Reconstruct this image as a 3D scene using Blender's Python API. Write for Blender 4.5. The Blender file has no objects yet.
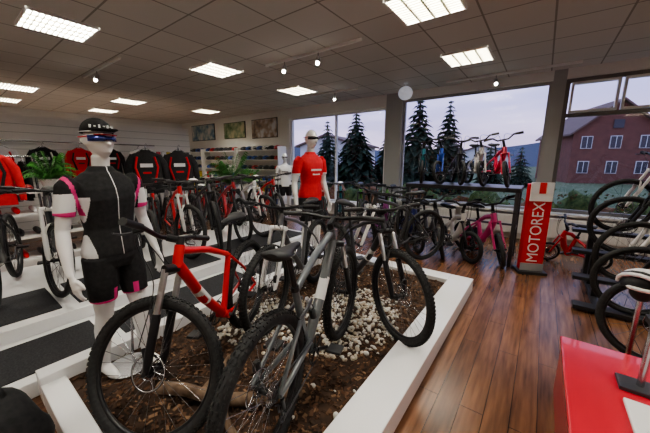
import bpy, bmesh, math, random
from mathutils import Vector, Matrix, noise
random.seed(7)
R=math.radians
# ------------------------------------------------------------------ materials
def mat(name,col,rough=.5,metal=0,spec=.5,emit=None,es=0,coat=0,alpha=1):
    m=bpy.data.materials.new(name);m.use_nodes=True
    b=m.node_tree.nodes['Principled BSDF']
    b.inputs['Base Color'].default_value=(*col,1)
    b.inputs['Roughness'].default_value=rough
    b.inputs['Metallic'].default_value=metal
    b.inputs['Specular IOR Level'].default_value=spec
    if coat: b.inputs['Coat Weight'].default_value=coat
    if emit:
        b.inputs['Emission Color'].default_value=(*emit,1);b.inputs['Emission Strength'].default_value=es
    return m
def noisy(name,c1,c2,scale,rough=.7,bump=0,detail=4,metal=0,bscale=None):
    m=mat(name,c1,rough,metal);nt=m.node_tree;N=nt.nodes;L=nt.links
    b=N['Principled BSDF'];tc=N.new('ShaderNodeTexCoord');n=N.new('ShaderNodeTexNoise')
    n.inputs['Scale'].default_value=scale;n.inputs['Detail'].default_value=detail
    r=N.new('ShaderNodeValToRGB');r.color_ramp.elements[0].position=.3;r.color_ramp.elements[1].position=.7
    r.color_ramp.elements[0].color=(*c1,1);r.color_ramp.elements[1].color=(*c2,1)
    L.new(tc.outputs['Object'],n.inputs['Vector']);L.new(n.outputs['Fac'],r.inputs['Fac']);L.new(r.outputs['Color'],b.inputs['Base Color'])
    if bump:
        bp=N.new('ShaderNodeBump');bp.inputs['Strength'].default_value=bump
        L.new(n.outputs['Fac'],bp.inputs['Height']);L.new(bp.outputs['Normal'],b.inputs['Normal'])
    return m
def objcol(name,rough=.3,metal=0,coat=.5):
    m=mat(name,(1,1,1),rough,metal,coat=coat);nt=m.node_tree
    oi=nt.nodes.new('ShaderNodeObjectInfo');nt.links.new(oi.outputs['Color'],nt.nodes['Principled BSDF'].inputs['Base Color'])
    return m
RUB=noisy('rubber',(.012,.012,.013),(.03,.03,.03),60,.75)
BLK=mat('black_paint',(.012,.012,.014),.35)
BPL=mat('black_plastic',(.02,.02,.022),.5)
ALU=mat('aluminium',(.6,.6,.62),.3,1)
CHR=mat('steel',(.45,.45,.47),.25,1)
DGR=mat('dark_grey_metal',(.1,.1,.11),.4,.7)
FRAME=objcol('frame_paint')
WHT=mat('white_paint',(.8,.79,.77),.45)
WGL=mat('white_gloss',(.85,.85,.85),.22,coat=.3)
REDP=mat('red_paint',(.6,.012,.012),.3,coat=.4)
SKINW=mat('mannequin_white',(.85,.84,.83),.3,coat=.2)
FBLK=noisy('fabric_black',(.008,.008,.009),(.02,.02,.022),40,.85)
FRED=noisy('fabric_red',(.5,.008,.014),(.6,.015,.02),30,.75)
FPNK=mat('fabric_pink',(.75,.05,.25),.7)
FWHT=mat('fabric_white',(.75,.75,.76),.8)
LEAF=noisy('leaf_green',(.025,.14,.02),(.08,.28,.05),12,.5)
# ------------------------------------------------------------------ mesh builder
class MB:
    def __init__(s): s.v=[];s.f=[];s.mi=[];s.sm=[];s.mats=[];s.M=Matrix()
    def idx(s,m):
        if m not in s.mats: s.mats.append(m)
        return s.mats.index(m)
    def add(s,vs,fs,m,smooth=False):
        o=len(s.v);k=s.idx(m);M=s.M
        s.v.extend([M@Vector(p) for p in vs])
        for f in fs: s.f.append([i+o for i in f]);s.mi.append(k);s.sm.append(smooth)
    def loft(s,rings,m,cap=True,smooth=True,closed=True):
        n=len(rings[0]);vs=[p for r in rings for p in r];fs=[]
        for i in range(len(rings)-1):
            for j in range(n if closed else n-1):
                a=i*n+j;b=i*n+(j+1)%n;fs.append([a,b,b+n,a+n])
        s.add(vs,fs,m,smooth)
        if cap and closed:
            s.add(rings[0],[list(range(n))[::-1]],m);s.add(rings[-1],[list(range(n))],m)
    def tube(s,pts,r,m,seg=8,cap=True,flat=None,up=None):
        pts=[Vector(p) for p in pts];n=len(pts)
        if not isinstance(r,(list,tuple)): r=[r]*n
        rings=[];t0=None;u=None
        for i,p in enumerate(pts):
            t=(pts[min(i+1,n-1)]-pts[max(i-1,0)]).normalized()
            if u is None:
                a=Vector(up) if up else (Vector((0,0,1)) if abs(t.z)<.9 else Vector((0,1,0)))
                u=(a-t*a.dot(t)).normalized()
            else: u=(u-t*u.dot(t)).normalized()
            w=t.cross(u);fl=1 if flat is None else flat
            rings.append([p+u*math.cos(2*math.pi*k/seg)*r[i]+w*math.sin(2*math.pi*k/seg)*r[i]*fl for k in range(seg)])
        s.loft(rings,m,cap)
    def curve(s,pts,r,m,seg=6,n=8,cap=True):
        P=[Vector(p) for p in pts];P=[P[0]*2-P[1]]+P+[P[-1]*2-P[-2]];out=[]
        for i in range(1,len(P)-2):
            for k in range(n):
                t=k/n;a,b,c,d=P[i-1:i+3]
                out.append(.5*((2*b)+(c-a)*t+(2*a-5*b+4*c-d)*t*t+(3*b-a-3*c+d)*t**3))
        out.append(P[-2]);s.tube(out,r,m,seg,cap)
    def box(s,c,d,m,Rm=None,bev=0):
        c=Vector(c);x,y,z=[q/2 for q in d]
        if bev:
            bm=bmesh.new();bmesh.ops.create_cube(bm,size=1);bmesh.ops.scale(bm,vec=d,verts=bm.verts)
            bmesh.ops.bevel(bm,geom=bm.edges[:],offset=bev,segments=2,affect='EDGES',profile=.5)
            bm.verts.ensure_lookup_table()
            vs=[v.co.copy() for v in bm.verts];fs=[[v.index for v in f.verts] for f in bm.faces];bm.free()
        else:
            vs=[Vector((a*x,b*y,e*z)) for a in(-1,1) for b in(-1,1) for e in(-1,1)]
            fs=[[0,1,3,2],[4,6,7,5],[0,4,5,1],[2,3,7,6],[0,2,6,4],[1,5,7,3]]
        if Rm: vs=[Rm@v for v in vs]
        s.add([v+c for v in vs],fs,m)
    def torus(s,c,R_,r,m,nR=32,nr=8,axis='Y',sy=1):
        c=Vector(c);vs=[];fs=[]
        for i in range(nR):
            a=2*math.pi*i/nR
            for j in range(nr):
                b=2*math.pi*j/nr;q=R_+r*math.cos(b);h=r*math.sin(b)*sy
                p=(q*math.cos(a),h,q*math.sin(a)) if axis=='Y' else (q*math.cos(a),q*math.sin(a),h)
                vs.append(c+Vector(p));fs.append([i*nr+j,i*nr+(j+1)%nr,((i+1)%nR)*nr+(j+1)%nr,((i+1)%nR)*nr+j])
        s.add(vs,fs,m,True)
    def sphere(s,c,rad,m,u=16,v=10,zmin=-1,zmax=1,f=None):
        c=Vector(c)
        if not isinstance(rad,(list,tuple)): rad=(rad,)*3
        rings=[];t0=math.asin(zmin);t1=math.asin(zmax)
        for i in range(v+1):
            t=t0+(t1-t0)*i/v;q=max(math.cos(t),1e-3)
            rings.append([c+Vector((rad[0]*q*math.cos(2*math.pi*k/u),rad[1]*q*math.sin(2*math.pi*k/u),rad[2]*math.sin(t))) for k in range(u)])
        if f: rings=[[f(p) for p in r] for r in rings]
        s.loft(rings,m,True)
    def mesh(s,name):
        me=bpy.data.meshes.new(name);me.from_pydata(s.v,[],s.f)
        for m in s.mats: me.materials.append(m)
        me.polygons.foreach_set('material_index',s.mi);me.polygons.foreach_set('use_smooth',s.sm)
        me.update();return me
    def obj(s,name,loc=(0,0,0),rot=0,scale=1,color=None,parent=None):
        return place(s.mesh(name),name,loc,rot,scale,color,parent)
def place(me,name,loc=(0,0,0),rot=0,scale=1,color=None,parent=None,tilt=None):
    o=bpy.data.objects.new(name,me);bpy.context.collection.objects.link(o)
    o.location=loc;o.rotation_euler=(tilt or 0,0,R(rot))
    o.scale=(scale,)*3
    if color: o.color=(*color,1)
    if parent: o.parent=parent
    return o
def V3(x,y,z): return Vector((x,y,z))
# ------------------------------------------------------------------ bike
def wheel(b,c,Rw,rt,hi,red=False,drive=True,rim=None):
    rim=rim or BLK
    c=Vector(c);Rm=Rw-rt
    b.torus(c,Rm,rt,RUB,64 if hi else 36,12 if hi else 6)
    ri=Rm-rt*.95
    b.torus(c,ri,.013,rim,64 if hi else 36,8 if hi else 5,sy=.9)
    if red: b.torus(c,ri+.022,.006,red,64,6,sy=3.4)
    n=32 if hi else 18
    for k in range(n):
        a=2*math.pi*k/n;s=1 if k%2 else -1;off=(.42 if (k//2)%2 else -.42)
        p0=c+V3(.024*math.cos(a+off*2.6),s*.028,.024*math.sin(a+off*2.6));p1=c+V3(ri*math.cos(a),0,ri*math.sin(a))
        b.tube([p0,p1],.0013 if hi else .0018,CHR if hi else DGR,3,False)
    b.tube([c+V3(0,-.05,0),c+V3(0,.05,0)],.016,BLK,10)
    for s in(-1,1): b.tube([c+V3(0,s*.026,0),c+V3(0,s*.032,0)],.028,BLK,12)
    y=.045
    for rr,w in((.085,.006),(.035,.004)): b.torus(c+V3(0,y,0),rr,w,CHR,32 if hi else 20,4,sy=.2)
    for k in range(6):
        a=k*math.pi/3;b.tube([c+V3(.03*math.cos(a),y,.03*math.sin(a)),c+V3(.083*math.cos(a+.4),y,.083*math.sin(a+.4))],.003,CHR,4)
    if hi:
        nk=84
        for k in range(nk):
            a=2*math.pi*k/nk;ca,sa=math.cos(a),math.sin(a)
            Ry=Matrix(((ca,0,-sa),(0,1,0),(sa,0,ca)))
            for j,phi in enumerate((-.95,-.35,.35,.95)):
                if (j in(1,2)) and k%2==j-1: phi*=.6
                q=Rm+rt*math.cos(phi);p=c+V3(q*ca,rt*math.sin(phi),q*sa)
                Rp=Matrix(((math.cos(phi),-math.sin(phi),0),(math.sin(phi),math.cos(phi),0),(0,0,1)))
                b.box(p,(.009,.010,.014),RUB,Ry@Rp)
def bike_mesh(name,hi=False,steer=0,Rw=.36,rt=.027,wb=1.08,tubek=1,full=False,fork=None,rimstripe=None,drop=False,kid=False,rim=None,saddle=BPL,training=False,fork_mat=None):
    b=MB();fr=FRAME;fk=fork_mat or BLK;T=tubek;sg=14 if hi else 8
    ra=V3(0,0,Rw);fa=V3(wb,0,Rw);bb=V3(.42 if not kid else .33,0,.31 if not kid else Rw+.02)
    ax=V3(-.358,0,.934);fw=V3(.934,0,.358)
    base=fa-fw*.045
    Lf=.5 if not kid else Rw+.12
    crown=base+ax*Lf;ht0=crown+ax*.01;ht1=ht0+ax*(.12 if not kid else .1)
    sd=V3(-.29,0,.957)
    st=bb+sd*(.44 if not kid else .26);sp=bb+sd*(.64 if not kid else .40)
    b.tube([ht0,ht1],.024*T,fr,sg)
    b.tube([ht1-ax*.03+fw*-.01,(ht1+st)/2+V3(0,0,-.005),st-sd*.02],[.02*T,.019*T,.016*T],fr,sg)
    b.tube([ht0+ax*.02,(ht0+bb)/2+V3(.015,0,-.01),bb],[.027*T,.029*T,.026*T],fr,sg)
    b.tube([bb,st],[.02*T,.017*T],fr,sg)
    b.tube([bb+V3(0,-.045,0),bb+V3(0,.045,0)],.026*T,fr,sg)
    if full:
        piv=bb+V3(-.03,0,.07);rk=bb+sd*.26
        for s in(-1,1):
            b.tube([piv+V3(0,s*.04,0),ra+V3(.1,s*.065,0),ra+V3(0,s*.07,0)],[.017,.014,.013],fr,8)
            b.tube([ra+V3(0,s*.07,.01),rk+V3(-.09,s*.05,.02)],[.011,.012],fr,8)
            b.tube([rk+V3(-.09,s*.045,.02),rk+V3(.02,s*.04,.04),rk+V3(.09,s*.03,.05)],[.014,.018,.012],DGR,8,flat=.5)
        s0=rk+V3(.09,0,.05);s1=bb+V3(.13,0,.09)
        b.tube([s0,s0.lerp(s1,.45)],.012,ALU,12);b.tube([s0.lerp(s1,.4),s1],.022,BLK,14)
    else:
        for s in(-1,1):
            b.tube([bb+V3(-.03,s*.03,0),bb+V3(-.13,s*.055,.005),ra+V3(0,s*.07,0)],[.013*T,.011*T,.010*T],fr,8)
            b.tube([st-sd*.03+V3(0,s*.015,0),ra.lerp(st,.55)+V3(0,s*.05,0),ra+V3(0,s*.07,0)],[.010*T,.009*T,.009*T],fr,8)
    if not kid: b.tube([ht0.lerp(bb,.36)+V3(.009,0,-.006),ht0.lerp(bb,.58)+V3(.012,0,-.009)],[.0295*T]*2,WGL if hi else BLK,sg,False)
    b.tube([st-sd*.01,sp],.0145,BLK,10);b.tube([st-sd*.012,st+sd*.015],.021*T,BLK,10)
    sc=sp+V3(-.01,0,.035);rings=[]
    for x,w,h,z in((-.14,.03,.012,.01),(-.13,.066,.024,.008),(-.08,.07,.026,.0),(-.02,.04,.024,-.004),(.05,.022,.02,0),(.11,.017,.016,-.002),(.13,.008,.008,-.006)):
        rings.append([sc+V3(x,w*math.cos(t*math.pi/6),z+h*math.sin(t*math.pi/6)) for t in range(12)])
    b.loft(rings,saddle)
    for s in(-1,1): b.tube([sc+V3(-.1,s*.02,-.01),sp+V3(-.04,s*.02,.005),sp+V3(.04,s*.02,.005),sc+V3(.09,s*.01,-.012)],.0035,CHR,5)
    y=-.055;cr=.08 if not kid else .055
    b.torus(bb+V3(0,y,0),cr,.006,BLK if not kid else DGR,32,4,sy=.5)
    for k in range(5):
        a=k*1.2566+.3;b.tube([bb+V3(0,y,0),bb+V3(cr*math.cos(a),y,cr*math.sin(a))],.006,BLK,5)
    cl=.17 if not kid else .1
    for s in(-1,1):
        d=V3(math.cos(.5),0,-math.sin(.5))*s
        yy=-.07 if s==1 else .07
        c0=bb+V3(0,yy,0);c1=c0+d*cl
        b.tube([c0,c1],[.015,.011],BLK if hi else DGR,8,flat=.6)
        pc=c1+V3(0,.055*(-1 if s==1 else 1),0)
        b.box(pc,(.085,.09,.018),BPL,None,.004 if hi else 0)
    b.tube([bb+V3(0,-.07,0),bb+V3(0,.07,0)],.012,DGR,8)
    for k,rr in enumerate((.052,.046,.04,.034,.028,.024) if hi else (.045,.03)):
        b.torus(ra+V3(0,-.034-.0045*k,0),rr,.0035,CHR if k<4 else DGR,28 if hi else 16,4,sy=.4)
    b.tube([ra+V3(0,-.03,0),ra+V3(0,-.06,0)],.02,DGR,10)
    cz=.048;yb=-.05
    b.tube([bb+V3(0,y,cr),ra+V3(0,yb,cz)],.0045,DGR,4)
    if not kid:
        j1=ra+V3(.02,yb-.01,-.075);j2=ra+V3(.035,yb-.01,-.145)
        b.tube([ra+V3(.01,yb-.025,-.015),j1+V3(0,-.015,0)],.011,BLK,8);b.tube([j1,j2],.008,BLK,6)
        for j in(j1,j2): b.torus(j,.02,.005,DGR,14,4)
        b.tube([bb+V3(0,y,-cr),j2+V3(0,0,-.02)],.0045,DGR,4);b.tube([ra+V3(-.01,yb,-.046),j1+V3(.02,0,.0)],.0045,DGR,4)
    else: b.tube([bb+V3(0,y,-cr),ra+V3(0,yb,-cz)],.0045,DGR,4)
    wheel(b,ra,Rw,rt,hi,rimstripe,rim=rim)
    if not kid: b.box(ra+V3(.02,.06,.1),(.035,.025,.05),BLK,None,.004)
    b.M=Matrix.Translation(base)@Matrix.Rotation(R(steer),4,ax)@Matrix.Translation(-base)
    wheel(b,fa,Rw,rt,hi,rimstripe,rim=rim)
    w=.062 if not kid else .05
    for s in(-1,1):
        o=V3(0,s*w,0);m0=(fa+o);top=crown+fw*.02+o
        mid=m0.lerp(top,.56)
        b.tube([m0,m0.lerp(top,.12),mid],[.013,.021,.022] if not kid else [.01,.014,.014],fk,sg)
        b.tube([mid,top],.0165 if not kid else .011,ALU if hi else fk,sg)
        b.tube([fa+V3(0,s*.045,0),m0+V3(0,s*.015,0)],.012,BLK,8)
    archc=fa.lerp(crown,.60)+fw*.045
    if not kid: b.curve([fa.lerp(crown,.52)+fw*.03+V3(0,-w,0),archc+V3(0,-w*.6,.0)+ax*.03,archc+ax*.045,archc+V3(0,w*.6,0)+ax*.03,fa.lerp(crown,.52)+fw*.03+V3(0,w,0)],.010,fk,6,5)
    b.tube([crown+fw*.02+V3(0,-w-.012,0),crown+ax*.01,crown+fw*.02+V3(0,w+.012,0)],[.021,.024,.021] if not kid else .015,fk,sg)
    if hi: b.box(fa+V3(-.02,.06,.09),(.03,.025,.06),BLK,None,.005)
    b.tube([crown,ht1+ax*.045],.016,BLK,10);b.tube([ht1,ht1+ax*.04],.021,BLK,12)
    sb=ht1+ax*.025;se=sb+fw*(.075 if not kid else .03)+V3(0,0,.01 if not kid else .08)
    b.tube([sb,se],[.02,.018],BLK,10)
    bw=.35 if not kid else .25
    rz=.02 if not kid else .05
    b.tube([se+V3(-.045,-bw,rz),se+V3(-.02,-bw*.55,rz),se+V3(0,-.07,0),se+V3(0,.07,0),se+V3(-.02,bw*.55,rz),se+V3(-.045,bw,rz)],.0125,BLK,10)
    for s in(-1,1):
        g0=se+V3(-.028,s*(bw-.125 if not kid else bw-.09),rz);g1=se+V3(-.046,s*(bw+.005),rz)
        b.tube([g0,g0.lerp(g1,.05),g0.lerp(g1,.95),g1],[.017,.0175,.0165,.019],BPL,12)
        l0=se+V3(-.01,s*bw*.58,rz)
        b.box(l0+V3(.015,0,-.004),(.04,.03,.022),BLK,None,.004)
        b.tube([l0+V3(.035,s*.0,-.006),l0+V3(.055,s*.06,-.018),l0+V3(.045,s*.12,-.022)],[.006,.0055,.004],BLK if not hi else DGR,6)
        e0=l0+V3(.03,-s*.02,-.004)
        b.curve([e0,e0+V3(.06,-s*.09,.02),V3(crown.x+.07,s*.02,crown.z+.1),ht0+V3(.02,s*.03,-.02)],.0028,BLK,5,6)
    if hi: b.curve([se+V3(.0,.2,rz),se+V3(.09,.12,-.02),crown+V3(.09,.07,-.05),fa+V3(.0,.075,.13)],.0028,BLK,5,6)
    b.M=Matrix()
    if training:
        for s in(-1,1):
            b.tube([ra+V3(0,s*.07,0),ra+V3(-.02,s*.14,-Rw+.07)],.006,CHR,6)
            b.torus(ra+V3(-.02,s*.15,-Rw+.062),.045,.016,RUB,20,6);b.tube([ra+V3(-.02,s*.135,-Rw+.062),ra+V3(-.02,s*.165,-Rw+.062)],.03,WHT,12)
    return b.mesh(name)
# ------------------------------------------------------------------ room
def boxobj(name,lo,hi,m,bev=0,parent=None):
    b=MB();c=[(lo[i]+hi[i])/2 for i in range(3)];d=[hi[i]-lo[i] for i in range(3)]
    b.box((0,0,0),d,m,None,bev);return b.obj(name,c,parent=parent)
XL,XR,YB,YF,H=-12.5,4.2,-4.0,6.6,3.0
def plank_mat():
    m=mat('wood_laminate',(.2,.1,.05),.27);nt=m.node_tree;N=nt.nodes;L=nt.links;b=N['Principled BSDF']
    tc=N.new('ShaderNodeTexCoord');mp=N.new('ShaderNodeMapping');mp.inputs['Rotation'].default_value=(0,0,R(90))
    br=N.new('ShaderNodeTexBrick');br.offset=.37;br.inputs['Scale'].default_value=1
    br.inputs['Brick Width'].default_value=1.2;br.inputs['Row Height'].default_value=.13
    br.inputs['Mortar Size'].default_value=.002;br.inputs['Mortar'].default_value=(.03,.014,.007,1)
    br.inputs['Color1'].default_value=(.235,.115,.058,1);br.inputs['Color2'].default_value=(.145,.068,.035,1)
    L.new(tc.outputs['Object'],mp.inputs['Vector']);L.new(mp.outputs['Vector'],br.inputs['Vector'])
    m2=N.new('ShaderNodeMapping');m2.inputs['Scale'].default_value=(14,1.2,1);n=N.new('ShaderNodeTexNoise');n.inputs['Scale'].default_value=2.2;n.inputs['Detail'].default_value=6
    L.new(tc.outputs['Object'],m2.inputs['Vector']);L.new(m2.outputs['Vector'],n.inputs['Vector'])
    r=N.new('ShaderNodeValToRGB');r.color_ramp.elements[0].position=.3;r.color_ramp.elements[1].position=.75
    r.color_ramp.elements[0].color=(.5,.46,.44,1);r.color_ramp.elements[1].color=(1.3,1.25,1.2,1)
    L.new(n.outputs['Fac'],r.inputs['Fac'])
    mx=N.new('ShaderNodeMix');mx.data_type='RGBA';mx.blend_type='MULTIPLY';mx.inputs[0].default_value=1
    L.new(br.outputs['Color'],mx.inputs[6]);L.new(r.outputs['Color'],mx.inputs[7]);L.new(mx.outputs[2],b.inputs['Base Color'])
    return m
boxobj('floor',(XL,YB,-.1),(XR,YF,0),plank_mat())
def ceil_mat():
    m=mat('ceiling_tile',(.4,.38,.35),.9);nt=m.node_tree;N=nt.nodes;L=nt.links;b=N['Principled BSDF']
    g=N.new('ShaderNodeNewGeometry');mp=N.new('ShaderNodeMapping');mp.inputs['Location'].default_value=(.075,-.0,0)
    br=N.new('ShaderNodeTexBrick');br.offset=0;br.inputs['Scale'].default_value=1;br.inputs['Brick Width'].default_value=.62;br.inputs['Row Height'].default_value=.62
    br.inputs['Mortar Size'].default_value=.011;br.inputs['Mortar Smooth'].default_value=.2
    br.inputs['Mortar'].default_value=(.3,.28,.25,1);br.inputs['Color1'].default_value=(.63,.60,.56,1);br.inputs['Color2'].default_value=(.59,.56,.525,1)
    L.new(g.outputs['Position'],mp.inputs['Vector']);L.new(mp.outputs['Vector'],br.inputs['Vector']);L.new(br.outputs['Color'],b.inputs['Base Color'])
    return m
boxobj('ceiling',(XL,YB,H),(XR,YF,H+.1),ceil_mat())
WALL=noisy('wall_paint',(.72,.71,.7),(.76,.75,.73),3,.85)
GREYF=mat('frame_grey',(.36,.36,.37),.5)
boxobj('wall_west',(XL-.1,YB,0),(XL,YF,H),WALL)
boxobj('wall_east',(XR,YB,0),(XR+.1,YF,H),WALL)
boxobj('wall_south',(XL,YB-.1,0),(XR,YB,H),WALL)
W1=(-6.25,-3.12,.35,2.72);W2=(-2.72,-.03,.57,2.84);W3=(.15,4.0,.57,2.84)
b=MB();yc=YF+.1
def seg(x0,x1,z0,z1,m=WALL,y0=YF,y1=YF+.2): b.box(((x0+x1)/2,(y0+y1)/2,(z0+z1)/2),(x1-x0,y1-y0,z1-z0),m)
seg(XL,W1[0],0,H);seg(W1[1],W2[0],0,H,GREYF);seg(W2[1],W3[0],0,H,GREYF);seg(W3[1],XR,0,H)
for w in(W1,W2,W3): seg(w[0],w[1],0,w[2]);seg(w[0],w[1],w[3],H)
b.obj('wall_north')
GLASS=bpy.data.materials.new('window_glass');GLASS.use_nodes=True
nt=GLASS.node_tree;nt.nodes.clear();o_=nt.nodes.new('ShaderNodeOutputMaterial');mx=nt.nodes.new('ShaderNodeMixShader');tr=nt.nodes.new('ShaderNodeBsdfTransparent');gl=nt.nodes.new('ShaderNodeBsdfGlossy');gl.inputs['Roughness'].default_value=.01
mx.inputs[0].default_value=.06;tr.inputs[0].default_value=(.95,.97,.98,1)
nt.links.new(tr.outputs[0],mx.inputs[1]);nt.links.new(gl.outputs[0],mx.inputs[2]);nt.links.new(mx.outputs[0],o_.inputs[0])
WFR=mat('window_frame_white',(.75,.75,.75),.4)
DBR=mat('frame_dark_bronze',(.16,.15,.15),.5)
def window(name,w,vs,hs,fm,t=.06,extra=()):
    b=MB();x0,x1,z0,z1=w;y=YF+.09
    def bar(a0,a1,c0,c1,mm=fm,dy=.07): b.box(((a0+a1)/2,y,(c0+c1)/2),(a1-a0,dy,c1-c0),mm)
    bar(x0,x1,z0,z0+t);bar(x0,x1,z1-t,z1);bar(x0,x0+t,z0+t,z1-t);bar(x1-t,x1,z0+t,z1-t)
    for v in vs: bar(v[0]-t/2,v[0]+t/2,v[1],v[2])
    for h in hs: bar(h[0],h[1],h[2]-t/2,h[2]+t/2)
    for (a0,a1,c0,c1) in extra:
        q=.035;bar(a0,a1,c0,c0+q,WFR,.09);bar(a0,a1,c1-q,c1,WFR,.09);bar(a0,a0+q,c0+q,c1-q,WFR,.09);bar(a1-q,a1,c0+q,c1-q,WFR,.09)
    b.add([(x0+t,y,z0+t),(x1-t,y,z0+t),(x1-t,y,z1-t),(x0+t,y,z1-t)],[[0,1,2,3]],GLASS)
    b.box(((x0+x1)/2,YF-.05,z0-.02),(x1-x0,.14,.04),WGL)
    b.obj(name)
window('window_1',W1,[(-4.6,.40,2.67)],[],WFR,.05)
window('window_2',W2,[],[],GREYF,.05)
window('window_3',W3,[(1.6,.62,2.2),(2.8,.62,2.2)],[(.21,3.94,2.25)],DBR,.06,[(.23,.83,2.29,2.78),(.87,1.57,2.29,2.78),(1.61,2.3,2.29,2.78),(2.34,3.1,2.29,2.78),(3.14,3.9,2.29,2.78)])
b=MB()
for x0,x1 in((.2,1.6),(1.7,3.9),(-2.5,-1.4),(-1.3,-.2)):
    b.box(((x0+x1)/2,YF-.07,.3),(x1-x0,.08,.36),WHT,None,.01)
    k=int((x1-x0)/.06)
    for i in range(k): b.box((x0+.05+i*.06,YF-.113,.3),(.02,.012,.32),WHT)
    b.box((x0+.1,YF-.05,.07),(.04,.06,.14),WHT);b.box((x1-.1,YF-.05,.07),(.04,.06,.14),WHT)
b.obj('radiator')
# ceiling lights
LENS=mat('lamp_diffuser',(.9,.88,.8),.5,emit=(1,.96,.86),es=54)
LOUV=mat('lamp_louvre',(.4,.38,.3),.4)
lights=[(-4.6,-.95),(-4.6,1.1),(-4.6,3.12),(-4.5,5.03),(-1.1,1.2),(-1.1,-.8),(-1.1,3.12),(-1.08,4.97),(-8.95,-.7),(-9.0,1.3),(-8.8,3.3),(-8.6,5.35),(-11,1.3),(-11,3.4),(2.3,-.8),(2.3,1.2),(2.3,3.2),(2.3,5),(-1.1,-2.8),(-4.6,-2.8)]
def lamp():
    b=MB();s=.3;z=0
    b.add([(-s,-s,-.006),(s,-s,-.006),(s,s,-.006),(-s,s,-.006)],[[0,3,2,1]],LENS)
    for k in(-1,1):
        b.box((k*s,0,-.012),(.02,.62,.03),WHT);b.box((0,k*s,-.012),(.62,.02,.03),WHT)
    for i in range(1,4): b.box((-s+i*.15,0,-.016),(.022,.6,.022),LOUV)
    for i in range(1,12): b.box((0,-s+i*.05,-.016),(.6,.012,.022),LOUV)
    return b.mesh('ceiling_light')
lm=lamp()
for x,y in lights: place(lm,'ceiling_light',(x,y,H))
BULB=mat('spot_bulb',(1,1,.9),.3,emit=(1,.95,.85),es=40)
def track(x0,x1,y,sp):
    b=MB();b.box(((x0+x1)/2,y,H-.02),(x1-x0,.03,.035),WHT)
    for x in sp:
        b.tube([(x,y,H-.03),(x,y,H-.1)],.008,CHR,6);d=Vector((.1,-.25,-.5)).normalized();p=V3(x,y,H-.11)
        b.tube([p-d*.03,p,p+d*.08],[.018,.03,.04],ALU,14,True);b.sphere(p+d*.085,.026,BULB,10,6)
    b.obj('track_light')
track(-3.75,-2.0,3.45,[-3.34,-2.69]);track(-1.7,.3,6.2,[-.85]);track(-4.6,-3.3,5.6,[-3.9]);track(-6.9,-5.2,1.9,[-6.2])
b=MB();b.sphere((0,0,0),(.14,.14,.13),mat('lamp_globe',(.8,.8,.82),.4,emit=(.8,.85,1),es=.25),24,16);b.tube([(0,0,.12),(0,0,.19)],.008,WHT,6);b.tube([(0,0,.175),(0,0,.19)],.04,WHT,14);b.obj('pendant_globe_lamp',(-2.38,5.88,H-.19))
b=MB();b.tube([(0,0,-.05),(0,0,0)],.06,WHT,16);b.obj('smoke_detector',(-2.9,1.35,H))
# ------------------------------------------------------------------ planter
PX0,PX1,PY0,PY1=-2.42,-.5,.19,3.55
b=MB();t=.24;zc=.15
b.box((PX1-t/2,(PY0+PY1)/2,zc/2),(t,PY1-PY0,zc),WGL,None,.006)
b.box(((PX0+PX1-t)/2+.06,PY1-.1,zc/2),(PX1-t-PX0-.12,.2,zc),WGL,None,.006)
b.box(((PX0+PX1-t)/2+.06,PY0+.06,zc/2),(PX1-t-PX0-.12,.12,zc),WGL,None,.006)
b.box((PX0+.06,(PY0+PY1)/2,.1),(.12,PY1-PY0,.2),WGL,None,.006)
planter=b.obj('planter_curb')
MULA=noisy('bark_dark',(.022,.012,.007),(.075,.038,.02),9,.9)
MULB=noisy('bark_brown',(.07,.033,.016),(.15,.075,.04),9,.9)
MULC=noisy('bark_pale',(.16,.09,.05),(.28,.17,.1),9,.9)
b=MB();n=90;m_=60;vs=[];fs=[]
ix0,ix1,iy0,iy1=PX0+.12,PX1-t,PY0+.12,PY1-.2
def soilz(x,y): return .105+.018*noise.noise(Vector((x*5,y*5,0)))+.008*noise.noise(Vector((x*25,y*25,3)))
for i in range(n+1):
    for j in range(m_+1):
        x=ix0+(ix1-ix0)*j/m_;y=iy0+(iy1-iy0)*i/n;vs.append((x,y,soilz(x,y)))
for i in range(n):
    for j in range(m_): a=i*(m_+1)+j;fs.append([a,a+1,a+m_+2,a+m_+1])
b.add(vs,fs,MULA,True)
def inpeb(x,y):
    a=((x+1.3)/.50)**2+((y-2.0)/.60)**2
    a2=((x+1.85)/.3)**2+((y-1.55)/.42)**2
    return min(a,a2)+.4*noise.noise(Vector((x*4,y*4,1)))
from mathutils import Euler
for k in range(7500):
    x=random.uniform(ix0+.02,ix1-.02);y=random.uniform(iy0+.02,iy1-.02)
    if inpeb(x,y)<.6 and random.random()<.6: continue
    L=random.uniform(.012,.045);w=L*random.uniform(.25,.6);h=random.uniform(.002,.006)
    Rm=Euler((random.gauss(0,.35),random.gauss(0,.35),random.uniform(0,6.28))).to_matrix()
    b.box((x,y,soilz(x,y)+.006),(L,w,h),random.choice((MULA,MULA,MULA,MULB,MULB,MULB,MULC)),Rm)
b.obj('bark_mulch')
STW=noisy('pebble_white',(.5,.48,.44),(.74,.72,.68),6,.7);STG=noisy('pebble_cream',(.4,.34,.26),(.6,.54,.44),6,.7)
b=MB();cnt=0
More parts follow.
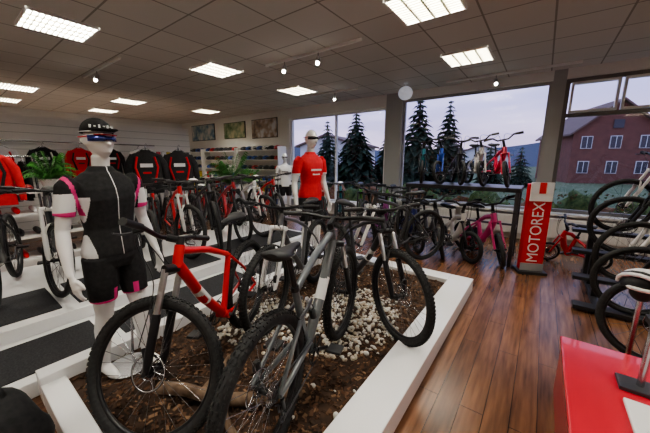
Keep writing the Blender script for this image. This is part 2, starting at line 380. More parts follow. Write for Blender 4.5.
while cnt<1500:
    x=random.uniform(ix0,ix1-.02);y=random.uniform(.9,3.1);q=inpeb(x,y)
    if q>1 and random.random()>.02: continue
    s=random.uniform(.009,.023);Rm=Euler((random.gauss(0,.3),random.gauss(0,.3),random.uniform(0,6.28))).to_matrix();c=V3(x,y,soilz(x,y)+s*.35)
    k1=random.uniform(.6,.9);sd_=random.random()*50
    def f(p,c=c,Rm=Rm,s=s,sd_=sd_):
        return c+Rm@((p)*(1+.25*noise.noise(p*(1.5/s)*.5+Vector((sd_,0,0)))))
    b.sphere((0,0,0),(s,s*k1,s*.6),STW if random.random()<.6 else STG,8,5,f=f);cnt+=1
b.obj('white_pebbles')
WOOD=noisy('driftwood',(.10,.06,.035),(.24,.165,.11),14,.85,.4)
b=MB()
b.curve([(-1.72,.62,.14),(-1.55,.7,.16),(-1.35,.78,.15),(-1.12,.95,.16),(-1.02,1.12,.13)],.036,WOOD,10,5)
b.curve([(-1.45,.74,.16),(-1.5,.9,.18),(-1.62,1.05,.13)],.024,WOOD,8,5);b.curve([(-1.3,.8,.16),(-1.2,.72,.18),(-1.08,.7,.13)],.02,WOOD,8,5)
b.obj('driftwood_root')
# ------------------------------------------------------------------ stepped display platform
CARP=noisy('carpet_charcoal',(.018,.018,.02),(.045,.045,.05),90,.95)
b=MB()
def step(x0,x1,y0,y1,z,mats_):
    b.box(((x0+x1)/2,(y0+y1)/2,z/2),(x1-x0,y1-y0,z),WGL,None,.006)
    for (a0,a1,c0,c1) in mats_: b.box(((a0+a1)/2,(c0+c1)/2,z+.004),(a1-a0,c1-c0,.012),CARP)
step(-3.15,-2.45,-.75,3.6,.11,[(-3.05,-2.55,-.65,.62),(-3.05,-2.55,.74,2.1),(-3.05,-2.55,2.22,3.5)])
step(-4.95,-3.16,-.75,3.9,.21,[(-3.95,-3.28,-.65,.5),(-3.95,-3.28,.62,2.1),(-3.95,-3.28,2.22,3.8)])
b.obj('display_platform')
PZ=.217
# ------------------------------------------------------------------ bikes
def bikeat(me,x,y,z,rot,col,name='mountain_bike',s=1,front=False,wb=1.08,lean=0):
    if front: x-=math.cos(R(rot))*wb*s;y-=math.sin(R(rot))*wb*s
    o=place(me,name,(x,y,z),rot,s,col);o.rotation_euler=(R(lean),0,R(rot));return o
SZ=.12
REDS=mat('rim_red',(.6,.02,.015),.4)
mA=bike_mesh('mountain_bike_red',True,-88,rimstripe=REDS,tubek=1.1)
bikeat(mA,-1.90,1.45,SZ,-62,(.62,.012,.015))
mBk=bike_mesh('mountain_bike_full_suspension',True,0,rt=.03,full=True,tubek=1.15)
bikeat(mBk,-.88,.74,SZ,105,(.11,.125,.135))
mC=bike_mesh('mountain_bike_black',True,0)
bikeat(mC,-.77,1.98,SZ,-30,(.03,.03,.035),front=True)
mD=bike_mesh('mountain_bike_grey',True,0,fork_mat=WGL)
bikeat(mD,-1.66,1.46,SZ,-73,(.12,.12,.13),front=True)
lo=[bike_mesh('mountain_bike_lo%d'%i,False,st,fork_mat=fm,saddle=sm,tubek=1.2) for i,(st,fm,sm) in enumerate(((0,BLK,BPL),(18,WHT,BPL),(-15,BLK,WHT)))]
cols=[(.03,.03,.03),(.6,.02,.02),(.65,.65,.66),(.05,.05,.06),(.62,.62,.6),(.5,.02,.03),(.04,.05,.05),(.25,.27,.28),(.02,.25,.3),(.1,.35,.05)]
ci=0
def row(n,x0,y0,dx,dy,z,rot,seq=None,jit=4):
    global ci
    for i in range(n):
        c=cols[(seq[i%len(seq)] if seq else ci)];ci=(ci+3)%10
        bikeat(lo[i%3],x0+dx*i,y0+dy*i,z,rot+random.uniform(-jit,jit),c,front=True)
row(9,-3.55,.12,-.02,.44,PZ,-14,[0,3,1,2,1,3,5,2,1],2)
row(6,-5.1,2.1,0,.52,0,-22,[1,2,1,5,2,0,1,7],2)
row(5,-6.8,2.6,0,.58,0,-10,[0,2,1,3,5,2],2)
row(4,-4.3,4.95,.45,.08,0,-60,[3,1,8,9,3])
row(3,-2.75,5.0,.42,.0,0,-75,[0,9,8,3])
bikeat(lo[1],-1.75,3.0,SZ,-120,(.03,.03,.03),front=True)
kid=bike_mesh('kids_bike',False,0,Rw=.2,rt=.024,wb=.68,tubek=1.4,kid=True,fork_mat=BLK)
kid2=bike_mesh('kids_bike_b',False,-35,Rw=.2,rt=.024,wb=.68,tubek=1.4,kid=True,fork_mat=FRAME,rim=BLK,saddle=BPL)
kid3=bike_mesh('kids_bike_c',False,25,Rw=.15,rt=.02,wb=.56,tubek=1.4,kid=True,fork_mat=FRAME,rim=WHT,training=True)
b=MB()
tiers=[(4.95,.62),(4.55,.44),(4.15,.24),(3.75,.06)]
for y,z in tiers:
    b.box((1.35,y,z-.02),(1.9,.14,.04),BPL,None,.004)
    if z>.1:
        for x in(.6,1.35,2.2): b.box((x,y,(z-.04)/2),(.05,.1,z-.04),BPL)
for x in(.6,2.2): b.box((x,4.35,.02),(.06,1.5,.04),BPL)
b.obj('bike_rack')
for i,(y,z) in enumerate(tiers): bikeat(lo[0] if i%2 else lo[1],.82,y,z,182+i,(cols[[0,2,1,3][i]]),front=True,s=.93)
# ------------------------------------------------------------------ kids bikes display table
TBL=mat('table_black',(.03,.03,.032),.4)
b=MB();tx0,tx1,ty0,ty1,tz=-1.82,-.2,4.7,5.35,1.12
b.box(((tx0+tx1)/2,(ty0+ty1)/2,tz-.03),(tx1-tx0,ty1-ty0,.06),TBL,None,.006)
for x in(tx0+.04,tx1-.04):
    for y in(ty0+.04,ty1-.04): b.box((x,y,(tz-.05)/2),(.05,.05,tz-.05),DGR)
    b.box((x,(ty0+ty1)/2,.5),(.03,ty1-ty0-.1,.03),DGR)
b.box(((tx0+tx1)/2,ty1-.04,.5),(tx1-tx0-.1,.03,.03),DGR)
b.obj('display_table')
for i,(x,c,m) in enumerate(((-1.58,(.02,.2,.25),kid),(-1.28,(.03,.1,.5),kid2),(-.98,(.04,.04,.05),kid),(-.68,(.65,.62,.6),kid2),(-.38,(.65,.02,.06),kid2))):
    bikeat(m,x,4.76,tz,-74+i*4,c,'kids_bike',.95,True,.68)
for x,y,rt,c,m,s in((-1.5,4.55,-50,(.03,.05,.25),kid,1.2),(-1.1,4.5,-40,(.05,.05,.06),kid2,1.25),(-.72,4.55,-42,(.65,.62,.6),kid,1.2),(-.33,4.66,-42,(.6,.05,.2),kid2,1.25),(-1.95,4.35,-55,(.3,.04,.25),kid,1.3)):
    bikeat(m,x,y,0,rt,c,'kids_bike',s,True,.68)
bikeat(kid3,.2,5.4,0,170,(.6,.02,.02),'kids_bike_with_training_wheels',1,True,.56)
# ------------------------------------------------------------------ sign
b=MB()
b.box((0,0,.02),(.34,.26,.04),BPL,None,.008);b.box((0,0,.62),(.27,.1,1.16),REDP,None,.01)
b.box((0,-.06,1.10),(.25,.03,.24),WHT,None,.004);b.box((0,-.058,.09),(.27,.01,.1),mat('sign_grey',(.3,.3,.3),.5))
for i in range(3): b.box((-.08+i*.08,-.08,1.15),(.07,.008,.14),(WGL,REDP,WGL)[i])
sign=b.obj('sign_stand',(.0,4.66,0),22)
cu=bpy.data.curves.new('sign_text','FONT');cu.body='MOTOREX';cu.size=.22;cu.extrude=.002;cu.align_x='CENTER';cu.align_y='CENTER'
to=bpy.data.objects.new('sign_lettering',cu);bpy.context.collection.objects.link(to);to.parent=sign;to.location=(0,-.053,.56);to.rotation_euler=(R(90),R(-90),0);cu.materials.append(WGL);to.scale=(.76,.85,1)
# ------------------------------------------------------------------ red plinth and bike beside it
b=MB();b.box((.77,1.43,.18),(1.1,1.6,.36),mat('plinth_red',(.42,.015,.03),.3,coat=.4),None,.01);b.box((.77,1.43,.38),(1.12,1.62,.04),mat('plinth_top_red',(.6,.03,.05),.18,coat=.6),None,.008)
b.box((.82,1.33,.41),(.8,.86,.02),WGL,None,.006)
b.obj('display_plinth')
bikeat(lo[2],.8,2.98,0,190,(.05,.05,.05),front=True,s=.93)
b=MB();b.box((0,0,.01),(.16,.12,.02),DGR,None,.004);b.tube([(0,0,.02),(0,0,.36)],.014,CHR,10);b.box((0,0,.36),(.05,.09,.03),BPL,None,.004);b.obj('wheel_stand',(.5,1.9,.40))
def helmet(b,c,s,m,ang=0,m2=BPL):
    c=Vector(c);Rz=Matrix.Rotation(ang,3,'Z')
    for k in range(-3,4):
        pts=[]
        for i in range(9):
            t=math.pi*i/8;w=math.sin(t)
            pts.append(c+Rz@V3(-math.cos(t)*.14*s,k*.027*s*(.35+.65*w),(.02+.12*w*(1-.018*k*k))*s))
        b.tube(pts,[.013*s]+[.016*s]*7+[.013*s],m if k%2 else m2 if k else m,7)
    b.sphere(c+V3(0,0,.02*s),(.13*s,.088*s,.10*s),m2,14,7,zmin=-.1)
    b.torus(c+V3(0,0,.018*s),.1*s,.016*s,m,24,6,axis='Z')
b=MB();b.tube([(0,0,0),(0,0,.02)],.11,BPL,20);b.tube([(0,0,.02),(0,0,.70)],.014,CHR,10);b.sphere((0,0,.72),(.06,.06,.07),BPL);helmet(b,(0,0,.73),.8,WGL,2.6);b.obj('helmet_stand',(.57,2.47,0))
# ------------------------------------------------------------------ mannequins
def remesh(mb,vox,fn=None,smooth=6):
    me=mb.mesh('tmp');o=bpy.data.objects.new('tmp',me);bpy.context.collection.objects.link(o)
    md=o.modifiers.new('r','REMESH');md.mode='VOXEL';md.voxel_size=vox
    sm=o.modifiers.new('s','SMOOTH');sm.iterations=smooth;sm.factor=.5
    dg=bpy.context.evaluated_depsgraph_get();me2=bpy.data.meshes.new_from_object(o.evaluated_get(dg))
    bpy.data.objects.remove(o);return me2
def ell(cx,cy,z,rx,ry,n=24,p=2.3):
    out=[]
    for k in range(n):
        a=2*math.pi*k/n;c,s=math.cos(a),math.sin(a)
        out.append(V3(cx+rx*math.copysign(abs(c)**(2/p),c),cy+ry*math.copysign(abs(s)**(2/p),s),z))
    return out
TOR=[(.84,0,.13,.095),(.9,-.005,.165,.115),(.96,-.01,.168,.12),(1.04,0,.15,.105),(1.12,.005,.135,.095),(1.22,.008,.148,.104),(1.32,.012,.168,.115),(1.39,.008,.172,.108),(1.45,0,.155,.088),(1.49,-.005,.10,.07),(1.52,-.008,.062,.058)]
def arm(s,inf=0,upto=99,pose=0):
    P=[(s*.165,0,1.435),(s*.205,-.005,1.40),(s*.232,-.01,1.28),(s*.258,-.025,1.14),(s*.272,-.005,1.05),(s*.29,.04,.90),(s*.292,.055,.86)]
    r=[.055,.054,.047,.038,.039,.026,.024]
    return [V3(*p) for p in P[:upto]],[q+inf for q in r[:upto]]
LEG=lambda s,fwd:([V3(s*.085,0,.92),V3(s*.095,.01+fwd*.15,.74),V3(s*.10,.015+fwd*.5,.50),V3(s*.105,-.005+fwd*.7,.36),V3(s*.11,-.02+fwd,.10),V3(s*.11,-.022+fwd,.06)],[.092,.084,.055,.056,.034,.036])
def mannequin(name,loc,rot,scale,style,fwd=(0,0)):
    b=MB();m=SKINW
    b.loft([ell(0,y,z,rx,ry) for z,y,rx,ry in TOR],m)
    b.tube([(0,-.005,1.46),(0,0,1.53),(0,.012,1.6)],[.07,.052,.052],m,16)
    def hd(p):
        q=p-V3(0,.02,1.70)
        if q.z<-.02: k=1+q.z*2.6;q=V3(q.x*k,q.y*(1+q.z*1.0)+(-q.z)*.12,q.z)
        return q+V3(0,.02,1.70)
    b.sphere((0,.02,1.70),(.077,.098,.122),m,28,20,f=hd)
    b.tube([(0,.108,1.715),(0,.128,1.675),(0,.108,1.662)],[.009,.015,.012],m,10)
    b.tube([(-.045,.098,1.722),(0,.112,1.728),(.045,.098,1.722)],[.008,.012,.008],m,8)
    for z in(1.637,1.625): b.tube([(-.024,.096,z),(0,.107,z),(.024,.096,z)],[.004,.008,.004],m,8)
    for s in(-1,1):
        b.tube([(s*.078,.01,1.72),(s*.086,.0,1.70),(s*.078,.008,1.668)],[.01,.017,.008],m,8,flat=.6)
        P,r=arm(s);b.tube(P,r,m,16)
        h=V3(s*.292,.06,.85)
        b.tube([h+V3(0,-.005,.02),h+V3(0,.012,-.03),h+V3(0,.022,-.075)],[.024,.034,.03],m,12,flat=.5,up=(0,1,0))
        for i,L in enumerate((.072,.082,.077,.06)):
            o=h+V3(-s*.002,.05-i*.021,-.078+abs(i-1.3)*.004)
            b.tube([o+V3(0,0,.02),o+V3(-s*.004,.003,-L*.45),o+V3(-s*.016,.004,-L*.78),o+V3(-s*.03,.004,-L)],[.0105,.010,.009,.0075],m,8)
        o=h+V3(-s*.004,.036,-.012);b.tube([o,o+V3(-s*.012,.028,-.03),o+V3(-s*.02,.036,-.062)],[.013,.012,.009],m,8)
        P,r=LEG(s,fwd[0 if s<0 else 1]);b.tube(P,r,m,16)
        a=P[-1];b.tube([a+V3(0,-.035,-.025),a+V3(0,.03,-.02),a+V3(s*.006,.1,-.033),a+V3(s*.012,.16,-.04)],[.03,.038,.032,.017],m,12)
    me=remesh(b,.0062,smooth=5)
    me.materials.clear();me.materials.append(SKINW)
    for p in me.polygons: p.use_smooth=True;p.material_index=0
    e=place(me,name,loc,rot,scale)
    b=MB();I=.012
    zlo=.93 if style=='a' else .88
    rg=[(z,y,rx+I,ry+I) for z,y,rx,ry in TOR if z>zlo]
    rg=[(zlo-.0,-.008,.178,.13)]+rg
    b.loft([ell(0,y,z,rx,ry) for z,y,rx,ry in rg[:-1]]+[ell(0,-.006,1.5,.088,.072),ell(0,-.004,1.535,.064,.062)],m)
    for s in(-1,1):
        P,r=arm(s,.012,4);P[3]=P[2].lerp(P[3],.35);r[3]=.056;b.tube(P,r,m,16)
    me=remesh(b,.006,smooth=4);me.materials.clear()
    ms={'a':[FBLK,FWHT,FPNK],'b':[FRED,FWHT,FBLK],'c':[FWHT,FBLK,FRED]}[style]
    for q in ms: me.materials.append(q)
    for p in me.polygons:
        p.use_smooth=True;c=p.center;k=0;ax_=abs(c.x)
        if style=='a':
            if ax_>.138+.015*math.sin((c.z-.93)*7) and c.z<1.34 and ax_<.19 : k=1
            if ax_>.2: k=1 if c.z<1.37 else 0
            if ax_>.15 and abs(ax_-.2-(c.z-1.36)*.25)<.011 and c.z>1.22: k=2
            if ax_>.2 and c.z<1.255: k=2
            if c.y>.05 and ax_<.0035: k=1
        else:
            if c.y>.05 and ax_<.09 and abs(c.z-1.30)<.012 : k=1
            if c.y>.05 and ax_<.06 and abs(c.z-1.24)<.008: k=1
            if ax_>.2 and c.z<1.255: k=1
        p.material_index=k
    place(me,'jersey',parent=e)
    b=MB()
    rg=[(z,y,rx+.01,ry+.01) for z,y,rx,ry in TOR if z<1.0]
    b.loft([ell(0,y,z,rx,ry) for z,y,rx,ry in rg]+[ell(0,-.005,1.0,.166,.12)],m)
    for s in(-1,1):
        P,r=LEG(s,fwd[0 if s<0 else 1]);P=P[:3];P[2]=P[1].lerp(P[2],.55);b.tube(P,[.106,.097,.083],m,16)
    me=remesh(b,.006,smooth=4);me.materials.clear()
    for q in(FBLK,FPNK if style=='a' else FRED): me.materials.append(q)
    for p in me.polygons:
        p.use_smooth=True;c=p.center
        p.material_index=1 if style=='a' and (c.z<.622 or (abs(abs(c.x)-.06)<.016 and c.z<.70)) else 0
    place(me,'shorts',parent=e)
    b=MB()
    if style=='a':
        b.sphere((0,.008,1.745),(.086,.106,.1),FBLK,28,10,zmin=0)
        out=[];inn=[]
        for i in range(13):
            a=math.pi*(.18+.64*i/12);inn.append(V3(.084*math.cos(a),.008+.104*math.sin(a),1.752));out.append(V3(.08*math.cos(a),.03+(.155)*math.sin(a),1.762))
        b.loft([inn,out,[p+V3(0,0,.006) for p in out],[p+V3(0,0,.006) for p in inn]],FBLK,False,True,False)
        for i in range(8):
            a=math.pi*(.2+.6*i/7);b.box((.083*math.cos(a),.008+.102*math.sin(a),1.785),(.012,.009,.006 if i%2 else .02),FWHT,Matrix.Rotation(a,3,'Z'))
        vs=[];fs=[]
        for i in range(29):
            a=2*math.pi*i/28
            for z,q in((1.750,1.005),(1.756,1.005)): vs.append((.087*q*math.cos(a),.008+.107*q*math.sin(a),z))
        for i in range(28): fs.append([2*i,2*i+2,2*i+3,2*i+1])
        b.add(vs,fs,FWHT,True)
    GL=mat('sunglass_lens_'+style,(.03,.05,.3) if style=='a' else (.03,.03,.04),.08,.6,coat=1)
    rings=[]
    for i in range(17):
        a=math.pi*(.1+.8*i/16);x=.086*math.cos(a);y=.012+.118*math.sin(a);hh=.02 if abs(i-8)>1 else .012
        rings.append([V3(x,y,1.712-hh),V3(x*1.03,y+.004,1.712-hh),V3(x*1.03,y+.004,1.715+hh*.7),V3(x,y,1.715+hh*.7)])
    b.loft(rings,GL)
    for s in(-1,1): b.tube([(s*.085,.05,1.722),(s*.09,-.03,1.72)],.005,REDP,6)
    if style=='a': b.tube([(-.07,.096,1.733),(0,.138,1.733),(.07,.096,1.733)],.004,REDP,6)
    place(b.mesh('cap_and_glasses'),'headwear',parent=e)
    b=MB();b.tube([(0,-.0,.004),(0,0,.016)],.15,CHR,32);b.tube([(-.09,-.1,.01),(-.1,-.06,.36)],.009,CHR,8)
    place(b.mesh('base_plate'),'base_plate',parent=e)
    return e
mannequin('clothed_mannequin',(-2.11,.60,.115),14-90,.88,'a',(.07,-.08))
mannequin('clothed_mannequin.001',(-2.46,2.98,.115),-10-90,.97,'b',(0,0))
mannequin('clothed_mannequin.002',(-5.5,5.6,.0),-45-90,.92,'c',(0,0))
# ------------------------------------------------------------------ background shop fittings
b=MB();SL=mat('slatwall_white',(.8,.79,.77),.5);SG=mat('slatwall_groove',(.45,.45,.44),.5)
b.box((-8.05,1.2,1.17),(.1,6.4,2.34),SL)
for i in range(1,15): b.box((-7.998,1.2,i*.155),(.01,6.4,.010),SG)
b.obj('slatwall_panel')
def shirt(b,c,s,m,m2,yaw=0,depth=.06):
    c=Vector(c);Rz=Matrix.Rotation(yaw,3,'Z')
    def P(x,y,z): return c+Rz@V3(x*s,y*s,z*s)
    rings=[]
    for z,w,d in((-.68,.22,.05),(-.5,.215,depth),(-.3,.215,depth),(-.12,.225,depth),(-.04,.2,.05),(0,.09,.045),(.03,.06,.04)):
        rings.append([P(w*math.cos(a*math.pi/8),d*math.sin(a*math.pi/8)+.006*math.sin(a*2.4+z*9),z) for a in range(16)])
    b.loft(rings,m)
    for k in(-1,1): b.tube([P(k*.17,0,-.06),P(k*.25,0,-.2),P(k*.275,.0,-.42),P(k*.28,.0,-.62)],[.055*s,.056*s,.047*s,.036*s],m,10,flat=.7)
    for k in(-1,1): b.tube([P(k*.1,-depth-.002,-.5),P(k*.16,-depth*.7,-.25),P(k*.12,-depth*.85,-.08)],.018*s,m2,6)
    b.box(P(0,-depth-.002,-.22),(.18*s,.008,.06*s),FWHT,Rz);b.box(P(0,-depth-.002,-.34),(.12*s,.008,.03*s),m2,Rz)
    b.curve([P(-.15,0,-.03),P(0,0,.05),P(.15,0,-.03)],.006,CHR,5,4);b.curve([P(0,0,.04),P(0,0,.1),P(.02,0,.13),P(.03,0,.1)],.004,CHR,5,3)
for x,y,m1,m2 in((-6.3,2.55,FBLK,FRED),(-6.3,3.2,FBLK,FRED)):
    b=MB();shirt(b,(0,0,1.66),1.2,m1,m2);b.tube([(0,0,0),(0,0,.02)],.16,CHR,20);b.tube([(0,.0,.02),(0,0,1.76)],.013,CHR,10)
    b.obj('cycling_jacket_on_stand',(x,y,0),65)
rng=random.Random(3)
fc=[FBLK,FRED,FBLK,FWHT,FPNK,FRED,mat('fabric_grey',(.2,.2,.22),.8)]
b=MB()
for i in range(8): shirt(b,(-7.85,-.9+i*.56,1.72),.85,(FRED,FBLK,FRED,FWHT,FBLK,FRED,FBLK,FWHT)[i],(FBLK,FRED,FWHT,FRED,FWHT,FBLK,FRED,FBLK)[i],R(90),.04)
b.tube([(-7.85,-1.2,1.85),(-7.85,3.4,1.85)],.014,CHR,8)
for y in(-1.1,.5,2.0,3.3): b.tube([(-7.99,y,1.85),(-7.85,y,1.85)],.01,CHR,6)
b.obj('wall_jersey_rail')
accs=[REDP,BPL,WGL,DGR,mat('acc_blue',(.03,.1,.4),.5),mat('acc_yellow',(.6,.45,.03),.5)]
b=MB()
for z in(1.0,1.35,1.7):
    for i in range(7):
        y=3.5+i*.125;h=rng.uniform(.14,.24);b.box((-7.9,y,z-h/2),(.05,.09,h),accs[rng.randrange(6)],None,.006);b.tube([(-7.99,y,z+.01),(-7.86,y,z+.01)],.004,CHR,5)
b.obj('hanging_accessories')
b=MB()
for i in range(14):
    shirt(b,(-.0,-.75+i*.115,1.45),.9,fc[rng.randrange(7)],fc[rng.randrange(7)],rng.uniform(-.15,.15)+.1,.03)
b.tube([(0,-.9,1.56),(0,.9,1.56)],.016,CHR,10)
for y in(-.88,.88): b.tube([(0,y,.03),(0,y,1.56)],.018,CHR,10);b.box((0,y,.02),(.5,.05,.04),CHR)
rk=b.mesh('clothes_rack')
place(rk,'clothes_rack',(-6.9,.15,0),0)
sw=WHT
b=MB()
b.box((0,0,.05),(.5,2.2,.1),sw)
for z in(.1,.42,.74,1.05): b.box((0,0,z),(.46,2.2,.03),sw)
for y in(-1.09,0,1.09): b.box((0,y,.56),(.46,.03,1.02),sw)
shoec=[BPL,WGL,REDP,DGR]
for z in(.115,.435,.755,1.065):
    for i in range(12):
        y=-.98+i*.178
        if abs(y)<.06 or (z>1 and y>.55): continue
        m=shoec[rng.randrange(4)]
        b.tube([(-.08,y,z+.055),(.0,y,z+.05),(.1,y,z+.04),(.17,y,z+.028)],[.035,.04,.036,.02],m,10)
sh=b.mesh('shoe_shelf')
place(sh,'shoe_shelf',(-5.95,.35,0),0)
b=MB();b.tube([(0,0,0),(0,0,.02)],.15,CHR,20);b.tube([(0,0,.02),(0,0,1.66)],.013,CHR,10);shirt(b,(0,0,1.58),.95,FRED,FBLK);b.obj('cycling_jersey_on_stand',(-5.5,.42,0),60)
def gondola(nm,x,y,rot):
    b=MB();b.box((0,.14,.95),(1.9,.04,1.9),SL)
    for z in(.15,.5,.85,1.2,1.5,1.8): b.box((0,0,z),(1.9,.32,.02),sw)
    for xx in(-.95,.95): b.box((xx,0,.95),(.03,.34,1.9),sw)
    for z in(.16,.51,.86):
        for i in range(14): 
            h=rng.uniform(.1,.24);b.box((-.86+i*.132,-.02,z+h/2),(.1,.16,h),accs[rng.randrange(6)],None,.01)
    for z in(1.21,1.51,1.81):
        for i in range(7): helmet(b,(-.8+i*.265,0,z),.85,accs[rng.randrange(5)],R(90))
    b.obj(nm,(x,y,0),rot)
gondola('helmet_shelf',-7.25,6.3,0);gondola('helmet_shelf.001',-9.3,6.3,0);gondola('helmet_shelf.002',-11.35,6.3,0)
def poster(nm,x,w,z0,z1,c1,c2,c3):
    b=MB();m=mat(nm,c1,.4);nt=m.node_tree;N=nt.nodes;L=nt.links
    tc=N.new('ShaderNodeTexCoord');n=N.new('ShaderNodeTexNoise');n.inputs['Scale'].default_value=3.5;r=N.new('ShaderNodeValToRGB')
    r.color_ramp.elements[0].color=(*c1,1);r.color_ramp.elements[0].position=.35;r.color_ramp.elements[1].color=(*c3,1);r.color_ramp.elements[1].position=.65
    e=r.color_ramp.elements.new(.5);e.color=(*c2,1)
    L.new(tc.outputs['Object'],n.inputs['Vector']);L.new(n.outputs['Fac'],r.inputs['Fac']);L.new(r.outputs['Color'],N['Principled BSDF'].inputs['Base Color'])
    b.box((0,0,0),(w,.02,z1-z0),BPL);b.box((0,-.012,0),(w-.04,.01,z1-z0-.04),m);b.obj('wall_poster',(x,YF-.012,(z0+z1)/2))
poster('poster_a',-10.9,1.6,2.25,2.85,(.05,.15,.3),(.3,.4,.45),(.6,.6,.6));poster('poster_b',-8.9,1.2,2.25,2.8,(.05,.12,.04),(.25,.3,.2),(.5,.45,.3));poster('poster_c',-7.35,1.2,2.2,2.8,(.1,.06,.05),(.35,.25,.2),(.6,.6,.65))
def palm(nm,loc,s,n=26,ph=.4,L=.55,pot=WGL,stand=0):
    b=MB()
    if stand: b.box((0,0,stand/2),(.36,.36,stand),sw,None,.01)
    b.tube([(0,0,stand),(0,0,stand+.02),(0,0,stand+ph*.9),(0,0,stand+ph)],[.11,.12,.16,.165],pot,20);b.tube([(0,0,stand+ph-.02),(0,0,stand+ph+.002)],.15,MULA,16)
    for i in range(n):
        a=i*2.4+rng.uniform(-.3,.3);u=rng.uniform(.3,1);l=L*rng.uniform(.7,1.1);d=V3(math.cos(a),math.sin(a),0)
        pts=[];
        for k in range(7):
            t=k/6;pts.append(V3(0,0,stand+ph)+d*(l*t*u*1.1)+V3(0,0,l*(1.5*t*(1.15-u*.5)-1.1*u*t*t)))
        b.tube(pts,.005,LEAF,4)
        for k in range(1,7):
            for q in(-1,1):
                for h_ in(0,.5):
                    p=pts[k].lerp(pts[k-1],h_);sd2=d.cross(V3(0,0,1))*q;w=.17*(1.1-k/8)*1.2;tip=p+sd2*w+d*.08-V3(0,0,.06)
                    b.add([p-d*.014,p+d*.026,tip],[[0,1,2]],LEAF)
    b.obj(nm,loc,0,s)
palm('potted_palm',(-6.35,4.55,0),1,60,.35,.75,stand=.55);palm('potted_palm.001',(-6.9,5.55,0),.9,26,.35,.5,stand=.6);palm('potted_plant',(-5.95,1.05,1.066),.8,26,.2,.5)
b=MB()
def bf(p): return p*(1+.12*noise.noise(p*7))
b.sphere((0,0,.25),(.2,.15,.25),FBLK,24,16,f=bf);b.box((.02,-.12,.2),(.24,.08,.2),FBLK,None,.03)
b.curve([(-.06,.02,.46),(-.04,.02,.53),(.04,.02,.53),(.06,.02,.46)],.012,FBLK,6,5);b.curve([(-.16,-.1,.3),(0,-.17,.33),(.16,-.1,.3)],.007,REDP,5,5)
b.obj('sports_bag',(-1.8,-.02,.0),40)
b=MB()
b.sphere((0,0,.2),(.16,.1,.2),FBLK,20,12,f=bf);b.box((0,-.09,.16),(.2,.06,.18),FRED,None,.02);b.tube([(-.05,-.02,.38),(0,0,.44),(.05,-.02,.38)],.01,FBLK,6);b.obj('backpack',(-.8,5.2,.0),10)
# ------------------------------------------------------------------ outside
GR=noisy('outside_ground',(.05,.08,.03),(.1,.12,.06),.6,.95)
b=MB();b.box((0,70,-.9),(260,126,.2),GR);b.obj('outside_ground')
CON=noisy('conifer_needles',(.008,.022,.012),(.03,.06,.03),3,.9);TRK=mat('trunk',(.08,.05,.03),.9)
def conifer(x,y,h,w,z0=-.8):
    b=MB();b.tube([(0,0,0),(0,0,h*.95)],[.18,.02],TRK,8);nt_=int(h*3.2)
    for i in range(nt_):
        t=i/nt_;z=h*(.1+.88*t);r=w*(1-t)**.85*.5+.08;nb=max(7,int(16*(1-t)+6))
        for k in range(nb):
            a=k*6.283/nb+i*.7+rng.uniform(-.2,.2);rr=r*rng.uniform(.7,1.15);d=V3(math.cos(a),math.sin(a),0);p=d.cross(V3(0,0,1))
            c0=V3(0,0,z+.1);c1=d*rr*.6+p*rr*.22+V3(0,0,z-.02*h*.3);c2=d*rr+V3(0,0,z-.28*rr+rng.uniform(-.1,.1));c3=d*rr*.6-p*rr*.22+V3(0,0,z-.02*h*.3)
            b.add([c0,c1,c2,c3],[[0,1,2],[0,2,3]],CON)
            b.add([c0-V3(0,0,.2),c1*.8+V3(0,0,z*.2-.3),c2*.9+V3(0,0,z*.1-.45)],[[0,1,2]],CON)
    b.obj('conifer_tree',(x,y,z0))
conifer(-7.0,20,7.1,4.2);conifer(-5.6,22,6.6,3.8);conifer(-13.1,22,7.0,4.6);conifer(-11.3,25,6.2,3.8);conifer(-3.4,26,3.8,2.6);conifer(-1.6,30,3.6,2.4);conifer(-26,24,6.4,4.2);conifer(-15.0,20.5,5.8,3.6)
HB=noisy('house_brick',(.13,.055,.045),(.19,.08,.06),2,.9);RF=noisy('roof_tiles',(.12,.08,.07),(.17,.11,.1),4,.9);HW=mat('house_white',(.6,.6,.62),.8);WD=mat('house_window_dark',(.03,.035,.05),.2)
def house(nm,x,y,w,d,h,rh,m,rot=0,z0=-.8):
    b=MB();b.box((0,0,h/2),(w,d,h),m)
    b.add([(-w/2,-d/2,h),(w/2,-d/2,h),(0,-d/2,h+rh),(-w/2,d/2,h),(w/2,d/2,h),(0,d/2,h+rh)],[[0,1,2],[3,5,4]],m)
    for s in(-1,1):
        o=.4;b.add([(s*(w/2+o),-d/2-o,h-rh*o/(w/2)),(0,-d/2-o,h+rh+.02),(0,d/2+o,h+rh+.02),(s*(w/2+o),d/2+o,h-rh*o/(w/2)),
               (s*(w/2+o),-d/2-o,h-rh*o/(w/2)+.2),(0,-d/2-o,h+rh+.22),(0,d/2+o,h+rh+.22),(s*(w/2+o),d/2+o,h-rh*o/(w/2)+.2)],[[0,1,2,3],[4,5,6,7],[0,1,5,4],[3,2,6,7],[0,3,7,4]],RF)
    n=max(2,int(w/2.0))
    for i in range(n):
        for z in(1.6,4.0):
            if z>h: continue
            xx=-w/2+w*(i+.5)/n;b.box((xx,-d/2-.03,z),(.9,.08,1.2),HW);b.box((xx,-d/2-.06,z),(.78,.08,1.08),WD);b.box((xx,-d/2-.11,z),(.05,.03,1.08),HW)
    b.box((0,-d/2-.05,h+rh*.25),(.8,.08,.8),WD);b.box((w*.2,0,h+rh*.9),(.6,.6,1.2),m)
    b.obj(nm,(x,y,z0),rot)
house('brick_house',3.9,44,6.8,9,5.0,2.8,HB,18);house('brick_house.001',13.2,47,8,9,4.8,3,HB,-5);house('white_house',-19.5,29,6.5,7,3.8,1.0,HW,10)
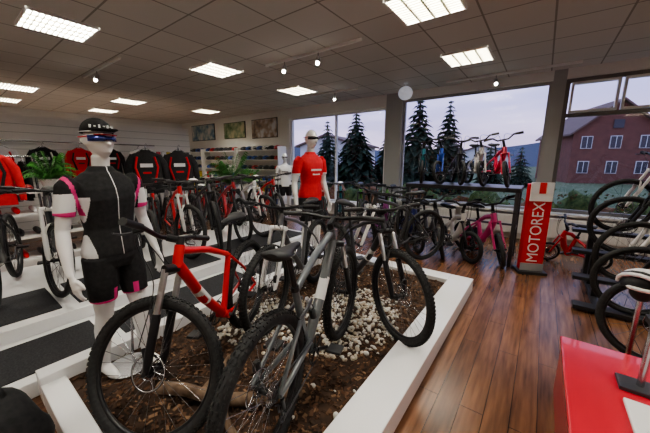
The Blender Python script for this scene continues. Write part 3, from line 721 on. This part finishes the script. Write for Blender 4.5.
house('white_house.001',-9,60,8,7,3.2,1.5,HW,0);house('white_house.002',8.0,62,4,7,3.2,1.5,HW,0)
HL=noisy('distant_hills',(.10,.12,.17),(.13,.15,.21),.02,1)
b=MB();vs=[];fs=[];n=80
for i in range(n+1):
    x=-220+440*i/n;z=6+5*noise.noise(Vector((x*.012,0,0)))+2*noise.noise(Vector((x*.04,5,0)));vs+=[(x,128,-1),(x,131,z+2)]
for i in range(n): fs.append([2*i,2*i+2,2*i+3,2*i+1])
b.add(vs,fs,HL,True);b.obj('distant_hills')
HG=noisy('hedge_leaves',(.03,.07,.02),(.12,.16,.05),20,.9,.6);HR=noisy('hedge_red',(.1,.04,.02),(.25,.12,.05),20,.9,.6)
b=MB()
for i in range(26):
    x=-6.5+i*.42;s=rng.uniform(.25,.4);ph=i*3.1
    b.sphere((x,7.6+rng.uniform(-.1,.2),.0+rng.uniform(0,.1)),(s,s,s*2.0),HG if i%3 else HR,18,12,f=lambda p:p+Vector((noise.noise(p*6),noise.noise(p*6+V3(5,0,0)),noise.noise(p*6+V3(0,5,0))))*.14)
for i in range(1500):
    x=rng.uniform(-6.6,4.6);y=7.6+rng.uniform(-.45,.4);z=rng.uniform(.2,.86);q=.05;a=rng.uniform(0,6)
    b.add([(x,y,z),(x+q*math.cos(a),y+q*math.sin(a),z+.02),(x+q*.3,y,z+q)],[[0,1,2]],HG if i%4 else HR)
b.obj('garden_hedge')
# ------------------------------------------------------------------ world
w=bpy.data.worlds.new('dusk');bpy.context.scene.world=w;w.use_nodes=True;nt=w.node_tree;N=nt.nodes;L=nt.links
bg=N['Background'];tc=N.new('ShaderNodeTexCoord');sx=N.new('ShaderNodeSeparateXYZ');r=N.new('ShaderNodeValToRGB')
L.new(tc.outputs['Generated'],sx.inputs[0]);L.new(sx.outputs['Z'],r.inputs['Fac']);n=N.new('ShaderNodeTexNoise');n.inputs['Scale'].default_value=3
mp=N.new('ShaderNodeMapping');mp.inputs['Scale'].default_value=(1,1,5);L.new(tc.outputs['Generated'],mp.inputs[0]);L.new(mp.outputs[0],n.inputs['Vector'])
r.color_ramp.elements[0].position=0;r.color_ramp.elements[0].color=(.50,.40,.56,1);r.color_ramp.elements[1].position=.5;r.color_ramp.elements[1].color=(.38,.48,.80,1)
e=r.color_ramp.elements.new(.16);e.color=(.37,.36,.64,1)
mx=N.new('ShaderNodeMix');mx.data_type='RGBA';mx.blend_type='ADD';mx.inputs[0].default_value=1
r2=N.new('ShaderNodeValToRGB');r2.color_ramp.elements[0].position=.45;r2.color_ramp.elements[1].position=.75;r2.color_ramp.elements[0].color=(0,0,0,1);r2.color_ramp.elements[1].color=(.2,.16,.18,1)
L.new(n.outputs['Fac'],r2.inputs['Fac']);L.new(r.outputs['Color'],mx.inputs[6]);L.new(r2.outputs['Color'],mx.inputs[7]);L.new(mx.outputs[2],bg.inputs['Color']);bg.inputs['Strength'].default_value=2.3
try: bpy.context.scene.view_settings.look='AgX - Medium High Contrast'
except Exception as ex: print(ex)
# ------------------------------------------------------------------ camera
cd=bpy.data.cameras.new('camera');cam=bpy.data.objects.new('camera',cd);bpy.context.collection.objects.link(cam)
cd.sensor_width=36;cd.lens=16.0;cam.location=(0,0,1.5);cam.rotation_euler=(R(90-11.06),0,R(36.7));cd.clip_start=.05;cd.clip_end=600
bpy.context.scene.camera=cam
